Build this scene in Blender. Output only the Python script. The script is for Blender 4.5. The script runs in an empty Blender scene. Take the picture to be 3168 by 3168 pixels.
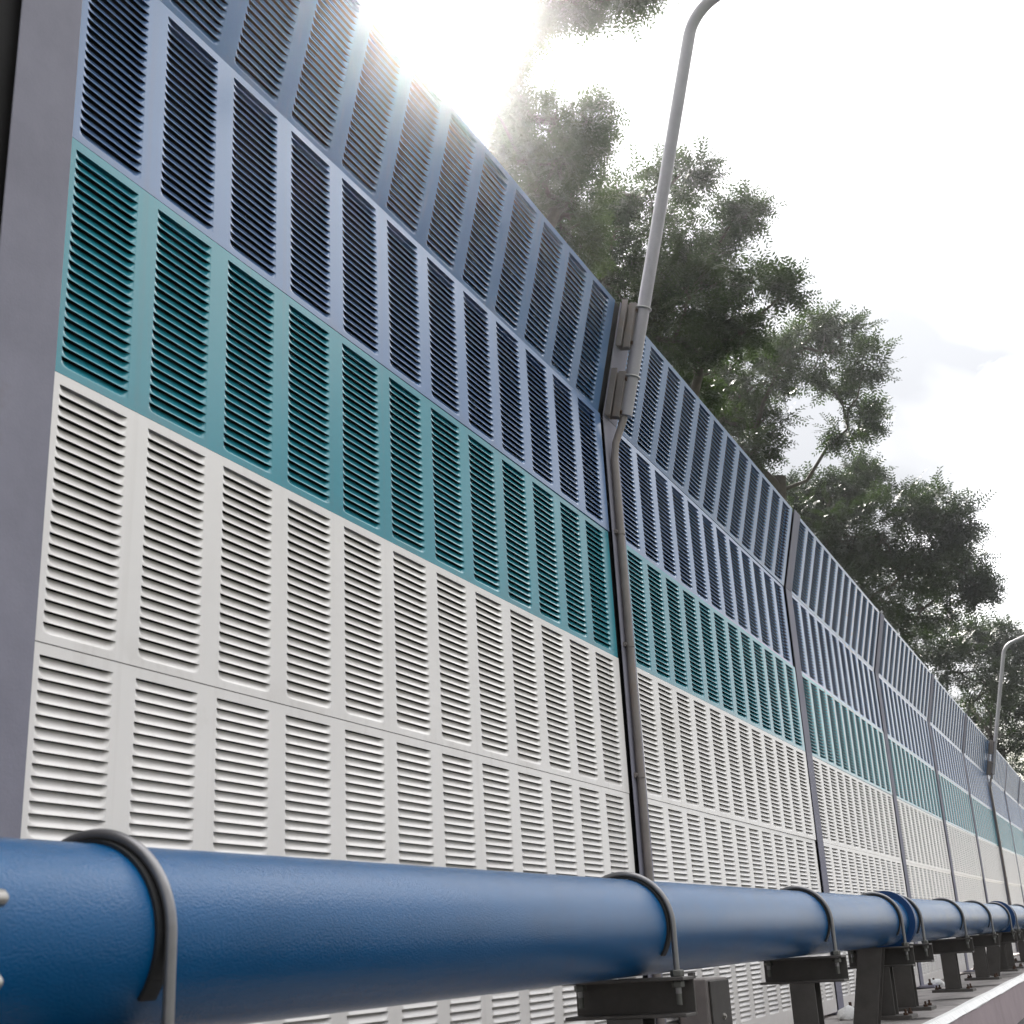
import bpy, bmesh, math, random
import numpy as np
from mathutils import Matrix, Vector, Euler
R = math.radians
random.seed(7); rng = np.random.RandomState(7)
sc = bpy.context.scene
COL = sc.collection
K = 4.0 / 3.0            # layout below is in "bay = 3" units; everything is scaled to metres at the end
TOP = []                 # every top-level object, scaled at the end

# ------------------------------------------------------------------ helpers
class MB:
    def __init__(s): s.v = []; s.f = []; s.m = []; s.sm = []
    def add(s, vs, fs, mi=0, smooth=False):
        n = len(s.v); s.v += [tuple(v) for v in vs]
        for f in fs:
            s.f.append(tuple(i + n for i in f)); s.m.append(mi); s.sm.append(smooth)
    def box(s, c0, c1, mi=0, M=None):
        x0, y0, z0 = c0; x1, y1, z1 = c1
        vs = [(x0,y0,z0),(x1,y0,z0),(x1,y1,z0),(x0,y1,z0),(x0,y0,z1),(x1,y0,z1),(x1,y1,z1),(x0,y1,z1)]
        if M is not None: vs = [tuple(M @ Vector(v)) for v in vs]
        s.add(vs, [(0,3,2,1),(4,5,6,7),(0,1,5,4),(1,2,6,5),(2,3,7,6),(3,0,4,7)], mi)
    def tube(s, pts, rad, n=16, mi=0, cap=True, smooth=True):
        P = [Vector(p) for p in pts]; rads = rad if hasattr(rad, '__len__') else [rad]*len(P)
        t0 = (P[1]-P[0]).normalized(); up = Vector((0,0,1)) if abs(t0.z) < .9 else Vector((1,0,0))
        nrm = t0.cross(up).normalized(); vs = []
        for i, p in enumerate(P):
            a = P[max(i-1,0)]; b = P[min(i+1,len(P)-1)]; t = (b-a).normalized()
            nrm = (nrm - t*nrm.dot(t)).normalized(); bi = t.cross(nrm)
            for k in range(n):
                an = 2*math.pi*k/n; vs.append(p + (nrm*math.cos(an)+bi*math.sin(an))*rads[i])
        fs = [(i*n+k, i*n+(k+1)%n, (i+1)*n+(k+1)%n, (i+1)*n+k) for i in range(len(P)-1) for k in range(n)]
        s.add(vs, fs, mi, smooth)
        if cap:
            m = len(P)-1
            s.add(vs[:n], [tuple(range(n-1,-1,-1))], mi); s.add(vs[m*n:], [tuple(range(n))], mi)
    def hexnut(s, c, ax, r, h, mi=0):
        c = Vector(c); ax = Vector(ax).normalized(); u = ax.orthogonal().normalized(); w = ax.cross(u)
        vs = []
        for lv, rr in ((0,r*.93),(h*.12,r),(h*.88,r),(h,r*.9)):
            for k in range(6):
                a = math.pi/3*k; vs.append(c + ax*lv + (u*math.cos(a)+w*math.sin(a))*rr)
        fs = [(i*6+k, i*6+(k+1)%6, (i+1)*6+(k+1)%6, (i+1)*6+k) for i in range(3) for k in range(6)]
        fs += [tuple(range(5,-1,-1)), tuple(range(18,24))]
        s.add(vs, fs, mi)
    def build(s, name, mats, parent=None, loc=(0,0,0), bevel=0, rot=None):
        me = bpy.data.meshes.new(name); me.from_pydata(s.v, [], s.f)
        for m in (mats if isinstance(mats, (list, tuple)) else [mats]): me.materials.append(m)
        me.polygons.foreach_set('material_index', s.m); me.polygons.foreach_set('use_smooth', s.sm); me.update()
        o = bpy.data.objects.new(name, me); COL.objects.link(o); o.location = loc
        if rot: o.rotation_euler = rot
        if parent: o.parent = parent
        else: TOP.append(o)
        if bevel:
            b = o.modifiers.new('edge', 'BEVEL'); b.width = bevel; b.segments = 2; b.limit_method = 'ANGLE'; b.angle_limit = R(50)
        return o
def empty(name, loc=(0,0,0), rz=0):
    o = bpy.data.objects.new(name, None); COL.objects.link(o); o.location = loc; o.rotation_euler = (0,0,rz)
    o.empty_display_size = .1; TOP.append(o); return o
def tag(o, label=None, cat=None, group=None, kind=None):
    if label: o['label'] = label
    if cat: o['category'] = cat
    if group: o['group'] = group
    if kind: o['kind'] = kind
    return o
def copy_tree(o, parent=None):
    c = o.copy(); COL.objects.link(c)
    if parent: c.parent = parent
    else: TOP.append(c)
    for ch in [x for x in COL.objects if x.parent is o]: copy_tree(ch, c)
    return c

# ------------------------------------------------------------------ materials
def mat(name, col, rough=.5, metal=0., var=.0, vscale=6., bump=0., bscale=60., spec=.5, coat=0., stretch=(1,1,1), stain=None, rvar=0., world=False, grime=None):
    m = bpy.data.materials.new(name); m.use_nodes = True; nt = m.node_tree; N = nt.nodes; L = nt.links
    b = N['Principled BSDF']; b.inputs['Roughness'].default_value = rough; b.inputs['Metallic'].default_value = metal
    b.inputs['Specular IOR Level'].default_value = spec
    b.inputs['Base Color'].default_value = (*col, 1)
    if coat: b.inputs['Coat Weight'].default_value = coat; b.inputs['Coat Roughness'].default_value = .12
    tc = N.new('ShaderNodeTexCoord'); mp = N.new('ShaderNodeMapping'); mp.inputs['Scale'].default_value = stretch
    if world: L.new(N.new('ShaderNodeNewGeometry').outputs['Position'], mp.inputs['Vector'])
    else: L.new(tc.outputs['Object'], mp.inputs['Vector'])
    col_out = None
    if var:
        n = N.new('ShaderNodeTexNoise'); n.inputs['Scale'].default_value = vscale; n.inputs['Detail'].default_value = 6; n.inputs['Roughness'].default_value = .65
        L.new(mp.outputs[0], n.inputs['Vector'])
        r = N.new('ShaderNodeMapRange'); r.inputs['From Min'].default_value = .3; r.inputs['From Max'].default_value = .7
        r.inputs['To Min'].default_value = 1-var; r.inputs['To Max'].default_value = 1+var; L.new(n.outputs['Fac'], r.inputs['Value'])
        mx = N.new('ShaderNodeMix'); mx.data_type = 'RGBA'; mx.blend_type = 'MULTIPLY'; mx.inputs['Factor'].default_value = 1
        mx.inputs[6].default_value = (*col, 1); L.new(r.outputs[0], mx.inputs[7]); col_out = mx.outputs[2]
        if rvar:
            r2 = N.new('ShaderNodeMapRange'); r2.inputs['From Min'].default_value = .3; r2.inputs['From Max'].default_value = .7
            r2.inputs['To Min'].default_value = rough-rvar; r2.inputs['To Max'].default_value = rough+rvar; L.new(n.outputs['Fac'], r2.inputs['Value']); L.new(r2.outputs[0], b.inputs['Roughness'])
    if stain:
        sc_, lo, hi, scol = stain
        n = N.new('ShaderNodeTexNoise'); n.inputs['Scale'].default_value = sc_; n.inputs['Detail'].default_value = 8; n.inputs['Roughness'].default_value = .7
        L.new(mp.outputs[0], n.inputs['Vector'])
        r = N.new('ShaderNodeMapRange'); r.inputs['From Min'].default_value = lo; r.inputs['From Max'].default_value = hi; L.new(n.outputs['Fac'], r.inputs['Value'])
        mx = N.new('ShaderNodeMix'); mx.data_type = 'RGBA'; L.new(r.outputs[0], mx.inputs['Factor'])
        if col_out: L.new(col_out, mx.inputs[6])
        else: mx.inputs[6].default_value = (*col, 1)
        mx.inputs[7].default_value = (*scol, 1); col_out = mx.outputs[2]
    if grime:
        # brownish dirt collected along the bottom joint of each panel, broken up by noise
        gcol, gmax = grime
        sx = N.new('ShaderNodeSeparateXYZ'); L.new(tc.outputs['Object'], sx.inputs[0])
        r = N.new('ShaderNodeMapRange'); r.inputs['From Min'].default_value = .060; r.inputs['From Max'].default_value = .0; L.new(sx.outputs['Z'], r.inputs['Value'])
        n = N.new('ShaderNodeTexNoise'); n.inputs['Scale'].default_value = 3.2; n.inputs['Detail'].default_value = 7; n.inputs['Roughness'].default_value = .7; L.new(mp.outputs[0], n.inputs['Vector'])
        r2 = N.new('ShaderNodeMapRange'); r2.inputs['From Min'].default_value = .47; r2.inputs['From Max'].default_value = .68; r2.inputs['To Max'].default_value = gmax; L.new(n.outputs['Fac'], r2.inputs['Value'])
        mu = N.new('ShaderNodeMath'); mu.operation = 'MULTIPLY'; L.new(r.outputs[0], mu.inputs[0]); L.new(r2.outputs[0], mu.inputs[1])
        # thin vertical rain streaks over the whole panel
        m2 = N.new('ShaderNodeMapping'); m2.inputs['Scale'].default_value = (22,22,.55); L.new(N.new('ShaderNodeNewGeometry').outputs['Position'], m2.inputs['Vector'])
        n3 = N.new('ShaderNodeTexNoise'); n3.inputs['Scale'].default_value = 1.; n3.inputs['Detail'].default_value = 4; L.new(m2.outputs[0], n3.inputs['Vector'])
        r3 = N.new('ShaderNodeMapRange'); r3.inputs['From Min'].default_value = .56; r3.inputs['From Max'].default_value = .78; r3.inputs['To Max'].default_value = gmax*.42; L.new(n3.outputs['Fac'], r3.inputs['Value'])
        ad = N.new('ShaderNodeMath'); ad.operation = 'ADD'; ad.use_clamp = True; L.new(mu.outputs[0], ad.inputs[0]); L.new(r3.outputs[0], ad.inputs[1])
        mx = N.new('ShaderNodeMix'); mx.data_type = 'RGBA'; L.new(ad.outputs[0], mx.inputs['Factor'])
        if col_out: L.new(col_out, mx.inputs[6])
        else: mx.inputs[6].default_value = (*col, 1)
        mx.inputs[7].default_value = (*gcol, 1); col_out = mx.outputs[2]
    if col_out: L.new(col_out, b.inputs['Base Color'])
    if bump:
        n = N.new('ShaderNodeTexNoise'); n.inputs['Scale'].default_value = bscale; n.inputs['Detail'].default_value = 3
        L.new(mp.outputs[0], n.inputs['Vector'])
        bp = N.new('ShaderNodeBump'); bp.inputs['Strength'].default_value = bump; bp.inputs['Distance'].default_value = .01
        L.new(n.outputs['Fac'], bp.inputs['Height']); L.new(bp.outputs[0], b.inputs['Normal'])
    return m
M_white = mat('off_white_paint', (.81,.778,.755), .34, var=.035, vscale=2.2, coat=.25, stain=(1.2,.58,.80,(.60,.57,.53)), world=True, grime=((.42,.375,.33),.42))
M_teal = mat('teal_paint', (.026,.255,.325), .20, var=.06, vscale=1.5, coat=.2, spec=.42, world=True, grime=((.10,.16,.17),.5))
M_blue = mat('slate_blue_paint', (.115,.205,.39), .20, var=.06, vscale=1.5, coat=.2, spec=.42, world=True, grime=((.16,.17,.20),.5))
M_deep = mat('deep_blue_paint', (.070,.155,.31), .20, var=.06, vscale=1.5, coat=.2, spec=.42, world=True, grime=((.16,.17,.20),.5))
M_dark = mat('absorber_and_gap_shade', (.012,.011,.012), .9)  # panel absorber, and the black strip that stands in for shade beside posts
M_post = mat('grey_post_paint', (.25,.245,.298), .75, var=.13, vscale=4., bump=.06, bscale=180, spec=.15, stain=(2.3,.60,.80,(.20,.17,.17)))
M_galv = mat('galvanised_steel', (.40,.39,.385), .48, metal=.55, var=.16, vscale=14, rvar=.1, bump=.04, bscale=120)
M_pole = mat('grey_pole_steel', (.31,.30,.325), .5, metal=.25, var=.12, vscale=9, rvar=.08, stain=(3.0,.60,.8,(.24,.20,.18)))
M_conduit = mat('weathered_conduit', (.235,.21,.20), .55, metal=.25, var=.15, vscale=8, stain=(4.,.55,.75,(.22,.15,.11)))
M_bolt = mat('bright_bolt_steel', (.5,.48,.45), .38, metal=.8, var=.15, vscale=30)
M_ubolt = mat('clamp_rod_steel', (.24,.235,.24), .36, metal=.7, var=.12, vscale=25)
M_nut = mat('dull_nut_steel', (.13,.13,.12), .5, metal=.5, var=.15, vscale=40)
M_shade = mat('clamp_shade_black', (.012,.012,.013), .6)  # black of the band that stands in for shadow under the U-bolt
M_support = mat('dark_support_steel', (.085,.078,.073), .6, metal=.2, var=.16, vscale=12, bump=.06, bscale=150)
M_pipe = mat('blue_pipe_enamel', (.0003,.078,.218), .22, var=.10, vscale=5, bump=.2, bscale=300, spec=.3, stain=(38,.70,.74,(.02,.03,.05)), stretch=(.7,1,1.5), rvar=.04)
M_flange = mat('blue_flange_enamel', (.002,.045,.16), .4, var=.06, vscale=8)
M_concrete = mat('pale_concrete', (.34,.315,.305), .8, var=.24, vscale=5, bump=.4, bscale=28, stain=(3.2,.52,.66,(.17,.155,.15)))
M_kface = mat('kerb_face_concrete', (.30,.243,.258), .85, var=.12, vscale=4, bump=.2, bscale=60)
M_line = mat('white_kerb_paint', (.80,.80,.79), .6, var=.1, vscale=30, stain=(12,.56,.68,(.45,.42,.41)), stretch=(2.2,.6,.6))
M_asph = mat('asphalt', (.042,.040,.042), .9, var=.25, vscale=60, bump=.4, bscale=140)
M_soil = mat('grassy_ground', (.05,.07,.03), .95, var=.3, vscale=1.5)
M_paper = mat('white_foam', (.80,.80,.79), .7, var=.06, vscale=20)
M_rust = mat('rusty_bolt', (.075,.042,.028), .8, metal=.2, var=.3, vscale=60)
M_darkdoor = mat('dark_steel_sheet', (.045,.038,.045), .5, var=.1, vscale=5)
M_bark = mat('grey_bark', (.055,.043,.035), .9, var=.35, vscale=9, bump=.5, bscale=18)
def leaf_mat(name, c1, c2, tr):
    m = bpy.data.materials.new(name); m.use_nodes = True; nt = m.node_tree; N = nt.nodes; L = nt.links
    b = N['Principled BSDF']; b.inputs['Roughness'].default_value = .5; b.inputs['Specular IOR Level'].default_value = .35
    tc = N.new('ShaderNodeTexCoord'); n = N.new('ShaderNodeTexNoise'); n.inputs['Scale'].default_value = 1.1; n.inputs['Detail'].default_value = 5
    L.new(tc.outputs['Object'], n.inputs['Vector'])
    r = N.new('ShaderNodeMapRange'); r.inputs['From Min'].default_value = .35; r.inputs['From Max'].default_value = .68; L.new(n.outputs['Fac'], r.inputs['Value'])
    mx = N.new('ShaderNodeMix'); mx.data_type = 'RGBA'; mx.inputs[6].default_value = (*c1,1); mx.inputs[7].default_value = (*c2,1)
    L.new(r.outputs[0], mx.inputs['Factor']); L.new(mx.outputs[2], b.inputs['Base Color'])
    t = N.new('ShaderNodeBsdfTranslucent'); mt = N.new('ShaderNodeMix'); mt.data_type = 'RGBA'; mt.blend_type = 'MULTIPLY'; mt.inputs['Factor'].default_value = 1
    L.new(mx.outputs[2], mt.inputs[6]); mt.inputs[7].default_value = (1.3,1.5,.5,1); L.new(mt.outputs[2], t.inputs['Color'])
    ms = N.new('ShaderNodeMixShader'); ms.inputs['Fac'].default_value = tr
    L.new(b.outputs[0], ms.inputs[1]); L.new(t.outputs[0], ms.inputs[2]); L.new(ms.outputs[0], N['Material Output'].inputs['Surface'])
    return m

# ------------------------------------------------------------------ layout
ZC = 0.0; H = .4884; BEND = .9775
TILT = math.atan2(.1125, .4663)
def gz(X): X = max(X, 0.); return .00042*X*X         # the wall climbs gently with the road
def gy(X): X = max(X, 0.); return .00021*X*X
def wallbase(X): return -1.386 + .0003*max(X,0)**2
def kerbz(X): return -1.4206 + .0095*X
PY, PZ, PR, PS = -.475, -.9763, .1068, .0088
def pipez(X): return PZ + PS*X
NB = 13

# ------------------------------------------------------------------ noise barrier
barrier = tag(empty('noise_barrier'), 'tall louvred noise barrier in off-white, teal and blue tiers with a bent-over top', 'noise barrier')
XC0, XP, XW, SL0, SP, DEP = .0922, .2339, .1750, .0204, .01967, .0102
def louvre_mesh(nslit, hgt, name):
    mb = MB(); x0, x1 = .012, 2.899
    us = [0,.0035,.009,.019,XW/2,XW-.019,XW-.009,XW-.0035,XW]
    dep = [0,.42,.86,1,1,1,.86,.42,0]; bot = [.20,.60,.86,.985,.985,.985,.86,.60,.20]
    vr = [.0,.10,.28,.5,.72,.88,1.0]; prof = [1,.94,.77,.53,.28,.11,0]
    zt = hgt - .0008; zb = .0008
    ztop = hgt - SL0; zbot = ztop - nslit*SP
    edges = [x0] + [e for c in range(12) for e in (XC0+c*XP, XC0+c*XP+XW)] + [x1]
    for i in range(0, len(edges), 2):                                        # plain uprights
        a, b = edges[i], edges[i+1]; mb.add([(a,0,zbot),(b,0,zbot),(b,0,ztop),(a,0,ztop)], [(0,1,2,3)])
    for a, b in ((zb, zbot), (ztop, zt)): mb.add([(x0,0,a),(x1,0,a),(x1,0,b),(x0,0,b)], [(0,1,2,3)])
    d = .10
    mb.add([(x0,0,zt),(x1,0,zt),(x1,d,zt),(x0,d,zt),(x0,0,zb),(x1,0,zb),(x1,d,zb),(x0,d,zb)],
           [(0,1,2,3),(4,7,6,5),(0,3,7,4),(1,5,6,2)])
    mb.add([(x0,d,zb),(x1,d,zb),(x1,d,zt),(x0,d,zt)], [(3,2,1,0)])
    mb.add([(x0+.002,.045,zb+.002),(x1-.002,.045,zb+.002),(x1-.002,.045,zt-.002),(x0+.002,.045,zt-.002)], [(0,1,2,3)], 1)
    nu = len(us)
    for c in range(12):
        xa = XC0 + c*XP
        for s in range(nslit):
            z0 = ztop - s*SP; vs = []
            for k, v in enumerate(vr):
                for j, u in enumerate(us):
                    vs.append((xa+u, DEP*dep[j]*prof[k] + .0006*(k==0), z0 - v*bot[j]*SP))
            for j, u in enumerate(us): vs.append((xa+u, 0, z0-SP))
            fs = [(k*nu+j+nu, k*nu+j+nu+1, k*nu+j+1, k*nu+j) for k in range(len(vr)) for j in range(nu-1)]
            mb.add(vs, fs, 0, True)
            if s < nslit:                                                    # folded lip above the slot
                mb.add([(xa+.002,0,z0),(xa+XW-.002,0,z0),(xa+XW-.002,.0016,z0+.0004),(xa+.002,.0016,z0+.0004)], [(0,1,2,3)])
    me_o = mb.build(name, [M_white, M_dark], barrier)
    return me_o
pan23 = louvre_mesh(23, H, 'louvre_panel'); pan16 = louvre_mesh(16, .40, 'louvre_panel')
def put_panel(src, first, X, z, m, label, tilt=0):
    o = src if first else src.copy()
    if not first: COL.objects.link(o); o.parent = barrier
    o.material_slots[0].link = 'OBJECT'; o.material_slots[0].material = m
    dz = gz(X+3)-gz(X); dy = gy(X+3)-gy(X)
    Mt = Matrix.Translation((X, gy(X)+.0045, z+gz(X))) @ Matrix.Rotation(math.atan2(dy,3),4,'Z') @ Matrix.Rotation(-math.atan2(dz,3),4,'Y')
    Mt = Mt @ Matrix.Translation((rng.uniform(-.003,.003), rng.uniform(-.0012,.0018), 0)) @ Matrix.Rotation(rng.normal()*.0009,4,'Z') @ Matrix.Rotation(rng.normal()*.0025,4,'X')
    if tilt: Mt = Mt @ Matrix.Rotation(tilt,4,'X') @ Matrix.Diagonal((1,1,.982,1))
    o.matrix_local = Mt; o['label'] = label
    return o
f23 = f16 = True
for k in range(NB):
    X = 3.0*k
    for z, m, lab, tl in ((BEND, M_deep, 'deep blue louvred panel of the leaning top tier', TILT), (H, M_blue, 'slate blue louvred panel', 0),
                          (0, M_teal, 'teal louvred panel', 0), (-H, M_white, 'off-white louvred panel', 0), (-2*H, M_white, 'off-white louvred panel', 0)):
        put_panel(pan23, f23, X, z, m, lab, tl); f23 = False
    put_panel(pan16, f16, X, -2*H-.40, M_white, 'short off-white louvred panel at the foot', 0); f16 = False
FW = .0725
def post_proto():
    zb = wallbase(0)
    mb = MB()
    mb.box((-FW,-.0015,zb),(FW,.0022,BEND)); mb.box((-.005,.0022,zb),(.005,.105,BEND)); mb.box((-FW,.105,zb),(FW,.115,BEND))
    T = Matrix.Translation((0,0,BEND)) @ Matrix.Rotation(TILT,4,'X'); L = .482
    mb.box((-FW,-.0017,.0015),(FW,.0022,L),0,T); mb.box((-.005,.0022,.0015),(.005,.105,L-.02),0,T); mb.box((-FW,.105,-.03),(FW,.115,L-.02),0,T)
    p = mb.build('barrier_post', M_post, barrier, bevel=.0015)
    g_ = MB(); g_.box((-.112,.018,zb),(-.0052,.040,BEND)); g_.box((-.112,.018,.0015),(-.0052,.040,L-.004),0,T); g_.build('gap_shade_strip', M_dark, p)  # black strip added left of the flange as the shade in the gap
    b = MB(); b.box((-.13,-.10,zb-.004),(.13,.20,zb+.012)); b.build('base_plate', M_post, p, bevel=.002)
    for sx in (-1,1):
        for y in (-.07,.165):
            q = MB(); q.hexnut((sx*.10,y,zb+.012),(0,0,1),.016,.016); q.tube([(sx*.10,y,zb+.02),(sx*.10,y,zb+.055)],.008,8); q.build('anchor_bolt', M_rust, p)
    return p
pp = post_proto()
def copy_part(o, parent):
    c = o.copy(); COL.objects.link(c); c.parent = parent
    for ch in [x for x in COL.objects if x.parent is o]: copy_part(ch, c)
    return c
posts = [pp] + [copy_part(pp, barrier) for _ in range(NB)]
for k, o in enumerate(posts): o.location = (3.0*k, gy(3*k), gz(3*k))
pp['label'] = 'widest-looking grey steel post at the near end'
# plain dark sheet closing the bay before the first post, with a hook bolt
mb = MB(); mb.box((-3.0,.050,wallbase(0)),(-.012,.075,1.42)); dk = mb.build('dark_sheet', M_darkdoor, barrier, bevel=.002)
mb = MB(); mb.tube([(-.20,.05,1.13),(-.20,.02,1.13),(-.185,.005,1.135),(-.16,.0,1.15)],.008,10); mb.build('hook_bolt', M_galv, dk)

# ------------------------------------------------------------------ lamp posts
def bent(s, y, x=0.):
    'point at height s along the leaning post head, y in front of its face'
    return Vector((x, -math.sin(TILT)*s - math.cos(TILT)*(.014+y), BEND + math.cos(TILT)*s - math.sin(TILT)*(.014+y)))
PT = Matrix.Translation((0,0,BEND)) @ Matrix.Rotation(TILT,4,'X')
def lamp(first):
    root = empty('lamp_post')
    a = Vector((0,-.068,.985)); u = Vector((0,-.2585,1)).normalized()
    pts = [a + u*t for t in (0,.3,.7,1.1,1.5,1.72)]
    e = pts[-1]; th0 = math.atan2(u.z, -u.y); rr = .22; cc = e + Vector((0,-math.sin(th0),-math.cos(th0)))*rr
    end = R(18)
    for i in range(1,9):
        th = th0 + (end-th0)*i/8; pts.append(cc + Vector((0, math.sin(th), math.cos(th)))*rr)
    d = Vector((0,-math.cos(end),math.sin(end)))
    for t in (.3,.7,1.1): pts.append(cc + Vector((0,math.sin(end),math.cos(end)))*rr + d*t)
    rad = [.0265]*6 + [.0255]*8 + [.025,.024,.023]
    mb = MB(); mb.tube(pts, rad, 24); mb.build('pole', M_pole, root)
    tip = pts[-1]
    hd = MB(); fr = Matrix.Translation(tip) @ Matrix.Rotation(-end,4,'X')
    hd.box((-.07,-.42,-.035),(.07,.03,.03),0,fr); hd.box((-.05,-.36,-.048),(.05,-.08,-.035),1,fr); hd.build('lamp_head', [M_galv, M_paper], root, bevel=.008)
    for s in (.006, .300):
        br = MB(); Mx = PT
        y0 = -.0022
        for xa, dep, w in ((-.066,.024,.007),(-.014,.044,.007)):
            br.box((xa,y0-dep,s),(xa+w,y0-.001,s+.197),0,Mx)
        br.box((-.058,y0-.008,s+.001),(-.008,y0-.0015,s+.196),0,Mx)
        br.box((-.040,y0-.050,s+.002),(.006,y0-.044,s+.195),0,Mx); br.box((-.040,y0-.044,s+.003),(-.035,y0-.022,s+.194),0,Mx)
        b = br.build('bracket', M_conduit, root, bevel=.001)
        for ds in (.025,.165):
            q = MB(); q.hexnut(PT @ Vector((-.026,y0-.050,s+ds)), PT.to_3x3() @ Vector((0,-1,0)), .009, .007); q.build('bolt', M_rust, b)
        # U-bolt round the pole
        hz = s+.165; ring = []
        ax = a + u*((PT @ Vector((0,0,hz))).z - a.z)/u.z
        xd = Vector((1,0,0)); yd = u.cross(xd).normalized()
        if yd.y > 0: yd = -yd
        for k in range(13):
            an = -math.pi/2 + math.pi*k/12; ring.append(ax + (xd*math.sin(an) + yd*math.cos(an))*.030)
        ring = [ring[0] - yd*.045] + ring + [ring[-1] - yd*.045]
        q = MB(); q.tube(ring, .0042, 8); q.build('u_bolt', M_galv, root)
    return root
l1 = lamp(True); l1.location = (3.0, gy(3), gz(3))
tag(l1, 'tall grey lamp pole clamped to a post head, its arm leaving the picture top', 'street lamp', 'lamp poles on the barrier')
l2 = copy_tree(l1); l2.location = (18.0, gy(18), gz(18))
tag(l2, 'small distant lamp pole with its curved arm against the dark trees', 'street lamp', 'lamp poles on the barrier')
def conduit(X, lab):
    root = empty('cable_conduit', (X, gy(X), gz(X)))
    mb = MB(); mb.tube([(-.030,-.0175,wallbase(0)),(-.030,-.0175,-.6),(-.030,-.0175,.1),(-.030,-.0175,.80),(-.024,-.026,.87),(-.010,-.050,.94),(-.002,-.064,.984)],.0145,16); mb.build('tube', M_conduit, root)
    for z in (-.93,-.42,.06,.50):
        q = MB(); q.tube([(-.030,-.0175,z-.009),(-.030,-.0175,z+.009)],.0172,16); q.box((-.058,-.010,z-.008),(-.042,-.0018,z+.008)); q.hexnut((-.051,-.010,z),(0,-1,0),.005,.004); q.build('pipe_clip', M_conduit, root)
    tag(root, lab, 'conduit', 'conduits feeding the lamp poles')
conduit(3.0, 'thin brownish conduit running down the post below the near lamp pole')
conduit(18.0, 'thin conduit on the post under the small distant lamp pole')
jb = empty('junction_box', (3.28, -.055, -1.235))
mb = MB(); mb.box((-.135,-.075,-.12),(.135,.03,.12)); mb.build('cabinet', M_conduit, jb, bevel=.006)
mb = MB(); mb.box((-.105,-.083,-.112),(.127,-.0755,.112)); ld = mb.build('lid', M_support, jb, bevel=.003)
mb = MB(); mb.tube([(.02,-.083,-.01),(.02,-.089,-.01)],.011,12); mb.hexnut((.02,-.089,-.01),(0,-1,0),.007,.004); mb.build('screw', M_bolt, ld)
mb = MB(); mb.box((-.09,.03,-.17),(-.06,.05,.14)); mb.box((.06,.03,-.17),(.09,.05,.14)); mb.build('mounting_strap', M_support, jb)
tag(jb, 'grey metal junction box with a single screw, low by the wall behind a pipe support', 'junction box')

# ------------------------------------------------------------------ blue guard pipe
JO = [-6.2, -.60, 4.925, 10.235, 15.55, 20.9]
LB = ['blue pipe end cut off at the left edge, two pale flange bolts showing', 'long thick blue pipe across the foreground, nearest the camera',
      'blue pipe length between the first and second ring joints', 'blue pipe length past the second ring joint, at the right edge', 'farthest blue pipe length beyond the third ring joint']
for i in range(5):
    xa, xb = JO[i]+.004, JO[i+1]-.004
    root = empty('guard_pipe', (xa, PY, pipez(xa)))
    root.rotation_euler = (0, -math.atan(PS), 0); Ln = (xb-xa)/math.cos(math.atan(PS))
    n = 96; mb = MB(); N = 24; mb.tube([(Ln*k/N,0,0) for k in range(N+1)], PR, n); mb.build('pipe_shell', M_pipe, root)
    for e, sgn in ((0,1),(Ln,-1)):
        q = MB(); q.tube([(e,0,0),(e+sgn*.022,0,0)], .1335, 72, smooth=True); q.build('flange', M_flange, root, bevel=.002)
    for k in range(10):
        an = 2*math.pi*(k+.5)/10; y, z = -.1205*math.cos(an), .1205*math.sin(an)
        if i == 0:
            q = MB(); q.hexnut((Ln-.022,y,z),(-1,0,0),.0125,.011); q.hexnut((Ln+.030,y,z),(1,0,0),.0125,.011)
            q.tube([(Ln-.04,y,z),(Ln+.077,y,z),(Ln+.082,y,z)],[.0085,.0085,.005],12); q.build('flange_bolt', M_bolt, root)
    tag(root, LB[i], 'pipe', 'flanged lengths of the blue guard pipe')

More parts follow.
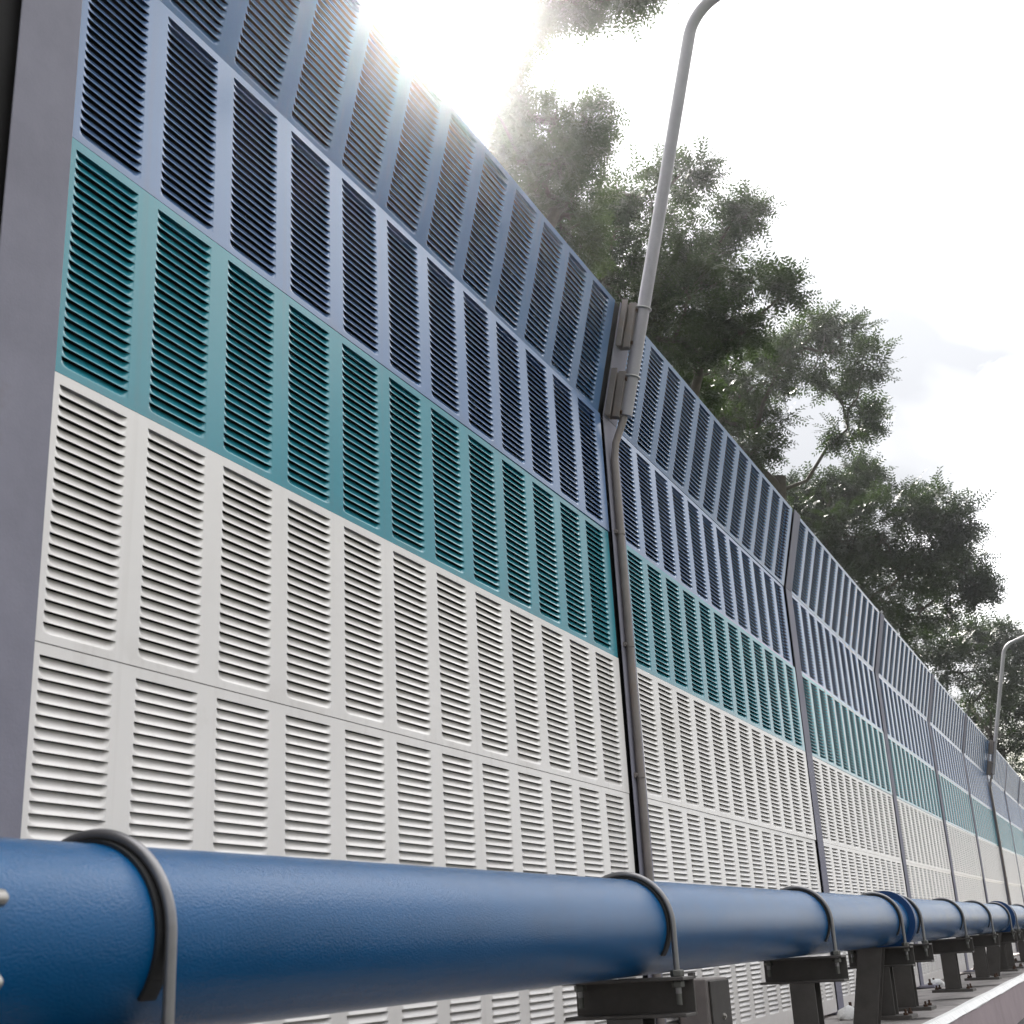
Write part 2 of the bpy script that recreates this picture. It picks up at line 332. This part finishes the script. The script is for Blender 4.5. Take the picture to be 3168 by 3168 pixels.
# ------------------------------------------------------------------ pipe supports
def support(rake):
    root = empty('pipe_support')                                  # origin on the pipe axis
    zt = -PR - .004; zl = -.40
    # crosshead: channel lying across the pipe, web towards the viewer
    mb = MB(); hw = .143
    mb.box((.034,-hw,zt-.082),(.040,hw,zt)); mb.box((-.040,-hw,zt-.007),(.034,hw,zt+.0005)); mb.box((-.040,-hw,zt-.0825),(.034,hw,zt-.075))
    mb.build('crosshead', M_support, root, bevel=.0015)
    # I-section post
    mb = MB(); z1 = zt-.0825
    mb.box((-.045,-.042,zl+.012),(-.038,.042,z1)); mb.box((-.038,-.0035,zl+.012),(.038,.0035,z1)); mb.box((.038,-.042,zl+.012),(.045,.042,z1)); mb.build('post', M_support, root, bevel=.001)
    mb = MB(); mb.box((-.085,-.115,zl-.004),(.085,.115,zl+.012)); bp = mb.build('base_plate', M_support, root, bevel=.002)
    for sx in (-1,1):
        for sy in (-1,1):
            q = MB(); q.hexnut((sx*.06,sy*.088,zl+.012),(0,0,1),.0105,.010); q.tube([(sx*.06,sy*.088,zl+.02),(sx*.06,sy*.088,zl+.036)],.0052,8); q.build('anchor_bolt', M_rust, bp)
    # U-bolt, and a black band standing in for its shadow and gap
    rr = .0067; rb = PR + rr + .004
    arc = [(0,-rb*math.cos(math.pi*k/40), rb*math.sin(math.pi*k/40)) for k in range(41)]
    pts = [(0,-rb,zt-.035),(0,-rb,zt),(0,-rb,-.05)] + arc + [(0,rb,-.05),(0,rb,zt),(0,rb,zt-.035)]
    mb = MB(); mb.tube(pts, rr, 14); ub = mb.build('u_bolt', M_ubolt, root)
    for sy in (-1,1):
        q = MB(); q.hexnut((0,sy*rb,zt+.001),(0,0,1),.0155,.014); q.hexnut((0,sy*rb,zt-.022),(0,0,1),.0145,.0135); q.tube([(0,sy*rb,zt-.058),(0,sy*rb,zt-.02)],rr*.95,10); q.build('nut', M_nut, ub)
    mb = MB(); vs = []; n = 40; a0 = R(-36); a1 = R(216)
    for k in range(n+1):
        an = a0 + (a1-a0)*k/n
        for rad_, x in ((PR+.0005,-.0145),(PR+.0045,-.0145),(PR+.0045,.0115),(PR+.0005,.0115)): vs.append((x,-rad_*math.cos(an),rad_*math.sin(an)))
    fs = [(k*4+j,k*4+(j+1)%4,(k+1)*4+(j+1)%4,(k+1)*4+j) for k in range(n) for j in range(4)] + [(3,2,1,0),(n*4,n*4+1,n*4+2,n*4+3)]
    mb.add(vs, fs, 0, False); mb.build('clamp_shade_band', M_shade, root)
    if rake:
        mb = MB(); T = Matrix.Translation((-.105,-.012,0)) @ Matrix.Rotation(R(11),4,'X') @ Matrix.Rotation(R(2),4,'Y')
        mb.box((-.045,-.050,-.44),(-.038,.050,zt+.004),0,T); mb.box((-.038,-.0035,-.44),(.030,.0035,zt+.002),0,T); mb.box((.030,-.050,-.44),(.037,.050,zt+.004),0,T)
        mb.build('raking_post', M_support, root, bevel=.001)
    return root
S0 = support(False); S1 = support(True); used = {}
SX = [(-.285,0,'nearest pipe support, its big U-bolt arching over the foreground blue pipe'), (1.445,0,'pipe support in front of the grey junction box'),
      (3.155,0,'lone pipe support midway between the junction box and the first ring joint'), (4.625,1,'pipe support with a leaning second post, just left of the first ring joint'),
      (5.205,0,'pipe support just right of the first ring joint'), (6.885,0,'first lone pipe support past the first ring joint'), (8.465,0,'second lone pipe support past the first ring joint'),
      (9.94,1,'pipe support just left of the second ring joint'), (10.52,0,'pipe support just right of the second ring joint, by the right edge'), (12.2,0,'first pipe support after the second ring joint pair, at the picture edge'),
      (13.8,0,'second lone pipe support after the second ring joint'), (15.26,1,'pipe support just left of the third ring joint'), (15.84,0,'pipe support just right of the third ring joint')]
for x, rk, lab in SX:
    src = S1 if rk else S0
    o = src if not used.get(rk) else copy_tree(src); used[rk] = 1
    o.location = (x, PY, pipez(x)); tag(o, lab, 'pipe support', 'supports clamping the blue guard pipe')

# ------------------------------------------------------------------ ground
def ribbon(name, prof, m, xs, kind='structure', lab=None, cat=None):
    mb = MB(); n = len(prof); vs = []
    for x in xs:
        for f in prof: vs.append((x,)+f(x))
    mb.add(vs, [(i*n+j,(i+1)*n+j,(i+1)*n+j+1,i*n+j+1) for i in range(len(xs)-1) for j in range(n-1)])
    o = mb.build(name, m); o['kind'] = kind
    if lab: o['label'] = lab
    if cat: o['category'] = cat
    return o
xs = [-12 + 1.0*i for i in range(0, 75)]
KE = -.625
kw = lambda x: wallbase(x) - .001
ribbon('pavement', [lambda x: (.9,kw(x)-.05), lambda x: (.3+gy(x),kw(x)-.005), lambda x: (-.02+gy(x),kw(x)), lambda x: (KE+.012,kerbz(x))], M_concrete, xs, lab='pale concrete kerb top between barrier and blue pipe', cat='kerb top')
ribbon('kerb', [lambda x: (KE+.030,kerbz(x)-.02), lambda x: (KE-.018,kerbz(x)-.022), lambda x: (KE-.045,kerbz(x)-.30)], M_kface, xs, lab='mauve grey kerb face below the white edge', cat='kerb')
ribbon('kerb_marking', [lambda x: (KE+.032+.004*math.sin(3.1*x),kerbz(x)+.004), lambda x: (KE+.004,kerbz(x)+.003), lambda x: (KE-.022,kerbz(x)-.0235-.0015*math.sin(5.3*x+1)*math.sin(2.2*x)), lambda x: (KE-.0205,kerbz(x)-.028-.002*math.sin(4.1*x)-.0015*math.sin(13*x))],
       M_line, [-12+.125*i for i in range(0,600)], lab='white painted line along the kerb edge', cat='kerb line')
ribbon('road', [lambda x: (-.60,kerbz(x)-.24), lambda x: (-8.0,kerbz(x)-.26)], M_asph, xs, lab='dark asphalt road beside the kerb', cat='road')
mb = MB(); s = 900.; mb.add([(-s,-s,-2.3),(s,-s,-2.3),(s,s,-2.3),(-s,s,-2.3)], [(0,1,2,3)]); g = mb.build('ground', M_soil); g['kind'] = 'structure'; tag(g, 'grassy ground around the road', 'ground')
# white foam lumps lying by post feet
for (x, y, sx, rz, lab) in ((5.37,-.16,.060,.4,'white crumpled foam lump lying beside the second thin barrier post foot'), (9.12,-.06,.055,1.1,'small white foam lump by the barrier post foot behind the blue pipe joint'), (13.0,.0,.055,.2,'farthest tiny white foam lump by a barrier post foot')):
    bm = bmesh.new(); bmesh.ops.create_icosphere(bm, subdivisions=3, radius=1)
    for v in bm.verts:
        n_ = .18*math.sin(5*v.co.x+2*v.co.y+x)*math.cos(4*v.co.y+3*v.co.z)
        v.co = Vector((v.co.x*sx*1.4*(1+n_), v.co.y*sx*(1+n_), max(v.co.z,-.45)*sx*.7*(1+n_)))
    me = bpy.data.meshes.new('foam_lump'); bm.to_mesh(me); bm.free(); me.materials.append(M_paper)
    o = bpy.data.objects.new('foam_lump', me); COL.objects.link(o); TOP.append(o)
    t = min(max((y-0)/(KE),0),1); o.location = (x, y, wallbase(x)*(1-t)+kerbz(x)*t + sx*.31); o.rotation_euler = (0,0,rz)
    tag(o, lab, 'litter', 'white lumps by the post feet')

# ------------------------------------------------------------------ trees
BL = {
   'tall_feathery': [[12.74,4.38,11.97,0.42],[13.03,4.89,12.09,0.27],[12.27,3.92,11.56,0.29],[12.95,4.71,11.39,0.35],[13.67,4.64,12.31,0.3],[13.74,5.24,11.95,0.26],[12.06,3.24,11.35,0.31],[12.37,3.12,11.41,0.17],[12.19,2.41,11.19,0.23],[12.4,3.61,12.19,0.41],[12.21,4.54,10.15,0.35],[12.14,4.1,12.33,0.57],[13.97,4.28,11.01,0.55],[13.37,3.55,10.36,0.26],[13.77,4.76,11.15,0.41],[14.09,4.82,10.28,0.5],[12.98,3.88,9.48,0.42],[13.57,5.14,10.64,0.42],[13.81,4.11,9.38,0.4],[14.07,4.59,9.54,0.41],[13.57,3.71,10.05,0.24],[14.49,4.73,10.29,0.38],[14.38,4.44,9.29,0.41],[13.0,4.48,9.79,0.35],[14.83,4.33,9.22,0.33]] ,
   'spreading': [[19.61,4.55,12.9,0.75],[18.23,3.56,12.3,0.45],[17.78,4.6,11.99,0.45],[18.55,5.02,11.7,0.61],[20.49,4.67,12.51,0.66],[20.9,3.46,12.6,0.53],[19.99,2.81,12.26,0.3],[20.83,3.82,12.07,0.55],[21.13,3.11,11.42,0.56],[19.95,2.31,10.39,0.35],[18.65,3.77,10.06,0.58],[19.93,4.91,11.34,0.63],[19.26,5.42,11.51,0.52],[19.75,3.49,10.18,0.51],[19.27,4.32,9.63,0.6],[20.13,4.09,9.5,0.46],[19.67,4.79,10.49,0.41],[18.83,5.02,10.39,0.5],[18.55,5.41,10.81,0.48],[19.66,5.13,10.24,0.49],[21.36,5.07,10.15,0.49],[20.89,4.47,9.18,0.44],[19.67,3.68,9.64,0.5],[19.77,3.15,9.65,0.36],[19.44,4.01,11.18,0.51],[19.02,3.45,10.37,0.45],[18.74,4.26,10.46,0.49]] ,
   'open_limbs': [[32.71,3.66,14.94,1.02],[31.0,2.49,13.52,0.56],[32.3,4.46,15.14,0.7],[32.87,3.41,12.59,0.58],[34.56,3.13,13.45,0.36],[33.74,5.63,14.93,0.89],[33.0,6.33,15.49,0.81],[33.33,6.78,14.52,0.89],[32.32,5.79,13.06,0.77],[33.88,3.84,14.29,0.45],[31.31,6.93,14.27,0.77],[32.55,5.18,15.44,0.55],[32.34,6.06,12.15,0.55],[32.37,6.87,13.33,0.75],[30.94,6.01,11.82,0.66],[30.83,6.47,14.29,0.76],[34.88,6.59,14.9,0.84],[31.19,4.76,14.17,0.6],[33.18,4.08,16.03,0.56],[33.3,3.25,15.52,0.56]] ,
   'dense_dark': [[43.01,4.83,14.2,1.08],[41.49,5.77,13.23,1.14],[42.6,3.4,13.39,1.06],[39.62,2.07,11.86,0.86],[39.61,3.89,11.39,1.43],[40.74,2.62,10.92,1.27],[40.38,1.67,11.37,0.65],[39.59,4.88,11.57,1.08],[40.4,3.53,10.09,1.26],[43.23,2.41,10.59,1.05],[41.12,1.3,9.62,0.4],[45.26,5.21,11.77,1.01],[44.17,3.45,9.84,1.07],[43.06,1.97,11.04,0.69],[42.56,6.62,14.32,0.78],[40.51,5.94,11.65,0.92],[44.09,4.91,15.08,0.6],[43.7,6.78,13.57,0.89],[43.6,6.03,11.8,0.94],[42.58,4.97,10.02,0.91],[45.23,4.42,9.35,0.96],[43.32,6.18,13.05,0.88],[42.55,5.32,14.06,0.68],[43.68,7.62,14.67,0.64]] ,
   'far_round': [[60.24,2.9,11.74,1.09],[57.99,1.82,11.42,0.7],[59.37,3.92,12.02,1.16],[56.56,4.32,10.09,1.35],[56.82,2.73,9.22,1.1],[61.36,1.57,10.56,0.95],[61.95,3.97,9.23,1.46],[63.71,2.6,9.2,1.23],[62.94,2.01,7.4,1.34],[60.16,3.14,7.42,1.03],[55.44,4.5,10.85,0.96],[59.23,0.78,10.91,0.72],[63.37,1.24,9.35,1.36],[61.98,0.03,10.46,1.33],[59.82,0.25,7.27,1.53]] ,

}
TS = {'tall_feathery': (.105,'light feathery tree whose thin sprays hang in front of the glaring sun',(.028,.042,.018),(.045,.064,.025),.22, 1.0),
      'spreading': (.125,'broad bushy tree directly behind the near lamp pole',(.015,.026,.011),(.038,.060,.018),.28, 1.15),
      'open_limbs': (.165,'open tree with bare slanting limbs and separate leaf tufts against the sky',(.015,.026,.011),(.034,.052,.017),.33, 1.0),
      'dense_dark': (.19,'dense dark green tree rising over the middle of the receding barrier',(.010,.018,.009),(.026,.041,.014),.26, 1.6),
      'far_round': (.24,'farthest dark tree behind the small distant lamp pole',(.010,.018,.010),(.026,.039,.015),.26, 1.3)}
def crown_mesh(blobs, leaf, dens, seed):
    r = np.random.RandomState(seed); O = []; A = []; S = []
    for (cx,cy,cz,rad) in blobs:
        nsub = int(12*dens); c = np.array((cx,cy,cz))
        for _ in range(nsub):
            d = r.normal(size=3); d /= np.linalg.norm(d); d[2] = d[2]*.85 + .05
            sc_ = c + d*rad*r.uniform(.2,1.1)**.6*np.array((1,1.15,.9)); rs = rad*r.uniform(.20,.42)
            nsp = int(max(8, 10.5*(rs/leaf/2.6)**2*.9))
            nsp = min(int(nsp*1.55), 74)
            q = r.normal(size=(nsp,3))*np.array((1,1,.36))*rs*.58
            out = q + (sc_-c)*.55; out /= (np.linalg.norm(out,axis=1,keepdims=True)+1e-6)
            a = out*.7 + r.normal(size=(nsp,3))*.6 + np.array((0,0,-.15)); a /= np.linalg.norm(a,axis=1,keepdims=True)
            O.append(sc_+q); A.append(a); S.append(np.full(nsp, 1.0)*r.uniform(.75,1.2,nsp))
    O = np.concatenate(O); A = np.concatenate(A); S = np.concatenate(S); n = len(O)
    up = np.array((0,0,1.))+r.normal(size=(n,3))*.45
    B = np.cross(A, up); B /= np.linalg.norm(B,axis=1,keepdims=True)+1e-6
    NN = np.cross(B, A)
    V = []
    for i in range(7):
        for sd in (-1,1):
            L = leaf*S*(1-.05*i)*r.uniform(.8,1.15,n)
            base = O + A*(leaf*.50*i*S)[:,None]
            d = A*.55 + B*sd*.85 + NN*r.uniform(-.35,.25,(n,1)); d /= np.linalg.norm(d,axis=1,keepdims=True)
            w = np.cross(d, NN); w /= np.linalg.norm(w,axis=1,keepdims=True)+1e-6
            L = L[:,None]; m = base + d*L*.55
            V.append(np.stack([base, m+w*L*.18, base+d*L, m-w*L*.18],1))
    V = np.concatenate(V).reshape(-1,3); nf = len(V)//4
    me = bpy.data.meshes.new('crown'); me.vertices.add(len(V)); me.vertices.foreach_set('co', V.ravel().astype(np.float32))
    me.loops.add(nf*4); me.loops.foreach_set('vertex_index', np.arange(nf*4,dtype=np.int32)); me.polygons.add(nf)
    me.polygons.foreach_set('loop_start', np.arange(0,nf*4,4,dtype=np.int32)); me.update(calc_edges=True); me.validate()
    return me
for ti, (k, blobs) in enumerate(BL.items()):
    leaf, lab, c1, c2, tr, dens = TS[k]
    bl = np.array(blobs); m = bl[:,:3].mean(0); sp = bl[:,:3].max(0)-bl[:,:3].min(0); rmean = bl[:,3].mean()
    rr = np.random.RandomState(50+ti); extra = []
    for _ in range(12):                                       # the parts of the crown that the wall hides
        extra.append([m[0]+rr.uniform(.0,.9)*sp[0]+1.5*rmean, m[1]+rr.uniform(.2,.9)*sp[1]+1.0, m[2]-sp[2]*rr.uniform(.45,.95), rmean*rr.uniform(1.1,1.4)])
    allb = [tuple(b) for b in blobs] + [tuple(b) for b in extra]
    A_ = np.array(blobs); mids = []
    for q in range(len(A_)):                                  # foliage on the limbs that join neighbouring clumps
        dd = np.linalg.norm(A_[:,:3]-A_[q,:3],axis=1); dd[q] = 1e9
        for w in np.argsort(dd)[:2]: mids.append(list((A_[q,:3]+A_[w,:3])/2 + rr.normal(size=3)*.15*rmean) + [float(min(A_[q,3],A_[w,3]))*.72])
    extra += mids
    base = np.array((m[0]+1.5*rmean, max(m[1]+2.0, 2.0), -2.35))
    root = empty('tree', tuple(base)); off = base
    me = crown_mesh([(b[0]-off[0], b[1]-off[1], b[2]-off[2], b[3]) for b in allb], leaf, dens, 11+ti); me.materials.append(leaf_mat('leaves', c1, c2, tr))
    o = bpy.data.objects.new('crown', me); COL.objects.link(o); o.parent = root
    mb = MB(); rt = .03*(m[2]+2.3)*.62
    top = Vector((m[0]-off[0]+.4*rmean, (m[1]-off[1])*.8, m[2]-off[2]-sp[2]*.62))
    mb.tube([(0,0,0), top*.3+Vector((.15,0,0)), top*.62+Vector((-.1,.1,0)), top], [rt*1.25,rt,rt*.85,rt*.6], 14)
    P = [Vector((b[0]-off[0], b[1]-off[1], b[2]-off[2])) for b in allb]; order = sorted(range(len(P)), key=lambda q: (P[q]-top).length)
    par = {}; done = []
    for q in order:
        best, bd = None, (P[q]-top).length
        for w in done:
            dd = (P[q]-P[w]).length*.82 + .22*(P[w]-top).length
            if dd < bd: best, bd = w, dd
        par[q] = best; done.append(q)
    cnt = {q: 1 for q in order}
    for q in reversed(order):
        if par[q] is not None: cnt[par[q]] += cnt[q]
    rad_ = {q: rt*.46*min(1,(cnt[q]/len(P)))**.45 + .004*leaf/.07 for q in order}
    for q in order:
        b = allb[q]; e = P[q]; st = top*.97 if par[q] is None else P[par[q]]; L_ = (e-st).length
        j1, j2 = (Vector(rr.normal(size=3))*.07*L_ for _ in range(2)); r0 = min(rad_[q], rad_[par[q]] if par[q] is not None else 9)
        mb.tube([st, st.lerp(e,.33)+j1+Vector((0,0,-.05*L_)), st.lerp(e,.68)+j2, e], [r0, r0*.85, r0*.7, r0*.5], 8, cap=False)
        for _ in range(7):
            d = Vector(rr.normal(size=3)); d.normalize(); a_ = st.lerp(e, rr.uniform(.75,1)); w_ = e + d*b[3]*rr.uniform(.55,.95)
            mb.tube([a_, a_.lerp(w_,.5)+Vector(rr.normal(size=3))*.08*b[3], w_], [r0*.32, r0*.2+.002, .0035], 5, cap=False)
    t_ = mb.build('trunk', M_bark, root)
    tag(root, lab, 'tree', 'trees behind the barrier')
EXPO = 1.68
# ------------------------------------------------------------------ camera
cam = bpy.data.cameras.new('camera'); co = bpy.data.objects.new('camera', cam); COL.objects.link(co)
MW = Matrix(((0.425007, -0.278891, -0.861155),(-0.903776, -0.183903, -0.386484),(-0.050582, 0.942550, -0.330215)))
co.rotation_euler = MW.to_euler(); co.location = (-1.46201, -1.55486, -1.02425); cam.lens = 45.1438
cam.sensor_width = 36; cam.clip_end = 5000; cam.clip_start = .02
cam.dof.use_dof = True; cam.dof.focus_distance = 5.0*K; cam.dof.aperture_fstop = 9
sc.camera = co
# ------------------------------------------------------------------ light and sky
SUN_DIR = Vector((.6782,.3470,.6478)).normalized()
sl = bpy.data.lights.new('sun','SUN'); sl.energy = 5.0; sl.angle = R(.5); sl.color = (1,.95,.88)
so = bpy.data.objects.new('sun', sl); COL.objects.link(so); so.rotation_euler = SUN_DIR.to_track_quat('Z','Y').to_euler()
w = bpy.data.worlds.new('World'); sc.world = w; w.use_nodes = True; nt = w.node_tree; N = nt.nodes; L = nt.links
bg = N['Background']; bg.inputs['Strength'].default_value = .1
sky = N.new('ShaderNodeTexSky'); sky.sky_type = 'NISHITA'; sky.sun_disc = False
sky.sun_elevation = math.asin(SUN_DIR.z); sky.sun_rotation = math.atan2(SUN_DIR.x, SUN_DIR.y); sky.dust_density = 3.0; sky.air_density = 1.2
tc = N.new('ShaderNodeTexCoord'); mp = N.new('ShaderNodeMapping'); mp.inputs['Scale'].default_value = (1,1,1.7); mp.inputs['Location'].default_value = (.2,.45,.15)
L.new(tc.outputs['Generated'], mp.inputs['Vector'])
n1 = N.new('ShaderNodeTexNoise'); n1.inputs['Scale'].default_value = 3.4; n1.inputs['Detail'].default_value = 7; n1.inputs['Roughness'].default_value = .55; n1.inputs['Distortion'].default_value = .3
L.new(mp.outputs[0], n1.inputs['Vector'])
cv = N.new('ShaderNodeMapRange'); cv.inputs['From Min'].default_value = .26; cv.inputs['From Max'].default_value = .44; L.new(n1.outputs['Fac'], cv.inputs['Value'])
n2 = N.new('ShaderNodeTexNoise'); n2.inputs['Scale'].default_value = 2.2; n2.inputs['Detail'].default_value = 5; L.new(mp.outputs[0], n2.inputs['Vector'])
cs = N.new('ShaderNodeMapRange'); cs.inputs['From Min'].default_value = .36; cs.inputs['From Max'].default_value = .72; n2.inputs['Roughness'].default_value = .42; n2.inputs['Distortion'].default_value = .5; L.new(n2.outputs['Fac'], cs.inputs['Value'])
cc = N.new('ShaderNodeMix'); cc.data_type = 'RGBA'; cc.inputs[6].default_value = (1.75,1.8,1.9,1); cc.inputs[7].default_value = (9.3,9.2,9.1,1); L.new(cs.outputs[0], cc.inputs['Factor'])
mx = N.new('ShaderNodeMix'); mx.data_type = 'RGBA'; L.new(cv.outputs[0], mx.inputs['Factor']); L.new(sky.outputs[0], mx.inputs[6]); L.new(cc.outputs[2], mx.inputs[7])
dt = N.new('ShaderNodeVectorMath'); dt.operation = 'DOT_PRODUCT'; L.new(tc.outputs['Generated'], dt.inputs[0]); dt.inputs[1].default_value = tuple(SUN_DIR)
am = N.new('ShaderNodeMapRange'); am.inputs['From Min'].default_value = .08; am.inputs['From Max'].default_value = 1.; am.inputs['To Min'].default_value = .66; am.inputs['To Max'].default_value = 1.55; am.interpolation_type = 'SMOOTHSTEP'
L.new(dt.outputs['Value'], am.inputs['Value'])
ml = N.new('ShaderNodeMix'); ml.data_type = 'RGBA'; ml.blend_type = 'MULTIPLY'; ml.inputs['Factor'].default_value = 1; L.new(mx.outputs[2], ml.inputs[6]); L.new(am.outputs[0], ml.inputs[7])
se = N.new('ShaderNodeSeparateXYZ'); L.new(tc.outputs['Generated'], se.inputs[0])
el = N.new('ShaderNodeMapRange'); el.inputs['From Min'].default_value = 0; el.inputs['From Max'].default_value = 1; el.inputs['To Min'].default_value = .50; el.inputs['To Max'].default_value = 1.7; L.new(se.outputs['Z'], el.inputs['Value'])
m3 = N.new('ShaderNodeMix'); m3.data_type = 'RGBA'; m3.blend_type = 'MULTIPLY'; m3.inputs['Factor'].default_value = 1; L.new(ml.outputs[2], m3.inputs[6]); L.new(el.outputs[0], m3.inputs[7])
L.new(m3.outputs[2], bg.inputs['Color'])
# ------------------------------------------------------------------ haze added for the glare round the sun
HZ = True
if HZ:
    hm = bpy.data.materials.new('glare_haze'); hm.use_nodes = True; t = hm.node_tree
    for n_ in list(t.nodes):
        if n_.type == 'BSDF_PRINCIPLED': t.nodes.remove(n_)
    pv = t.nodes.new('ShaderNodeVolumePrincipled'); pv.inputs['Color'].default_value = (.95,.96,1,1); pv.inputs['Density'].default_value = .0007; pv.inputs['Anisotropy'].default_value = .945
    t.links.new(pv.outputs[0], t.nodes['Material Output'].inputs['Volume'])
    mb = MB(); mb.box((-14,-14,-3.4),(78,22,22)); hz = mb.build('haze', hm); hz['kind'] = 'stuff'; tag(hz, 'thin haze added to make the glare round the sun', 'haze')
# ------------------------------------------------------------------ to metres
for o in TOP: o.location = o.location*K; o.scale = o.scale*K
co.location = co.location*K
# ------------------------------------------------------------------ render
sc.render.engine = 'CYCLES'; sc.cycles.use_denoising = True
sc.cycles.max_bounces = 8; sc.cycles.volume_bounces = 0; sc.cycles.transparent_max_bounces = 8; sc.cycles.sample_clamp_indirect = 8
sc.view_settings.view_transform = 'Standard'; sc.view_settings.look = 'None'; sc.view_settings.gamma = 1; sc.view_settings.exposure = EXPO
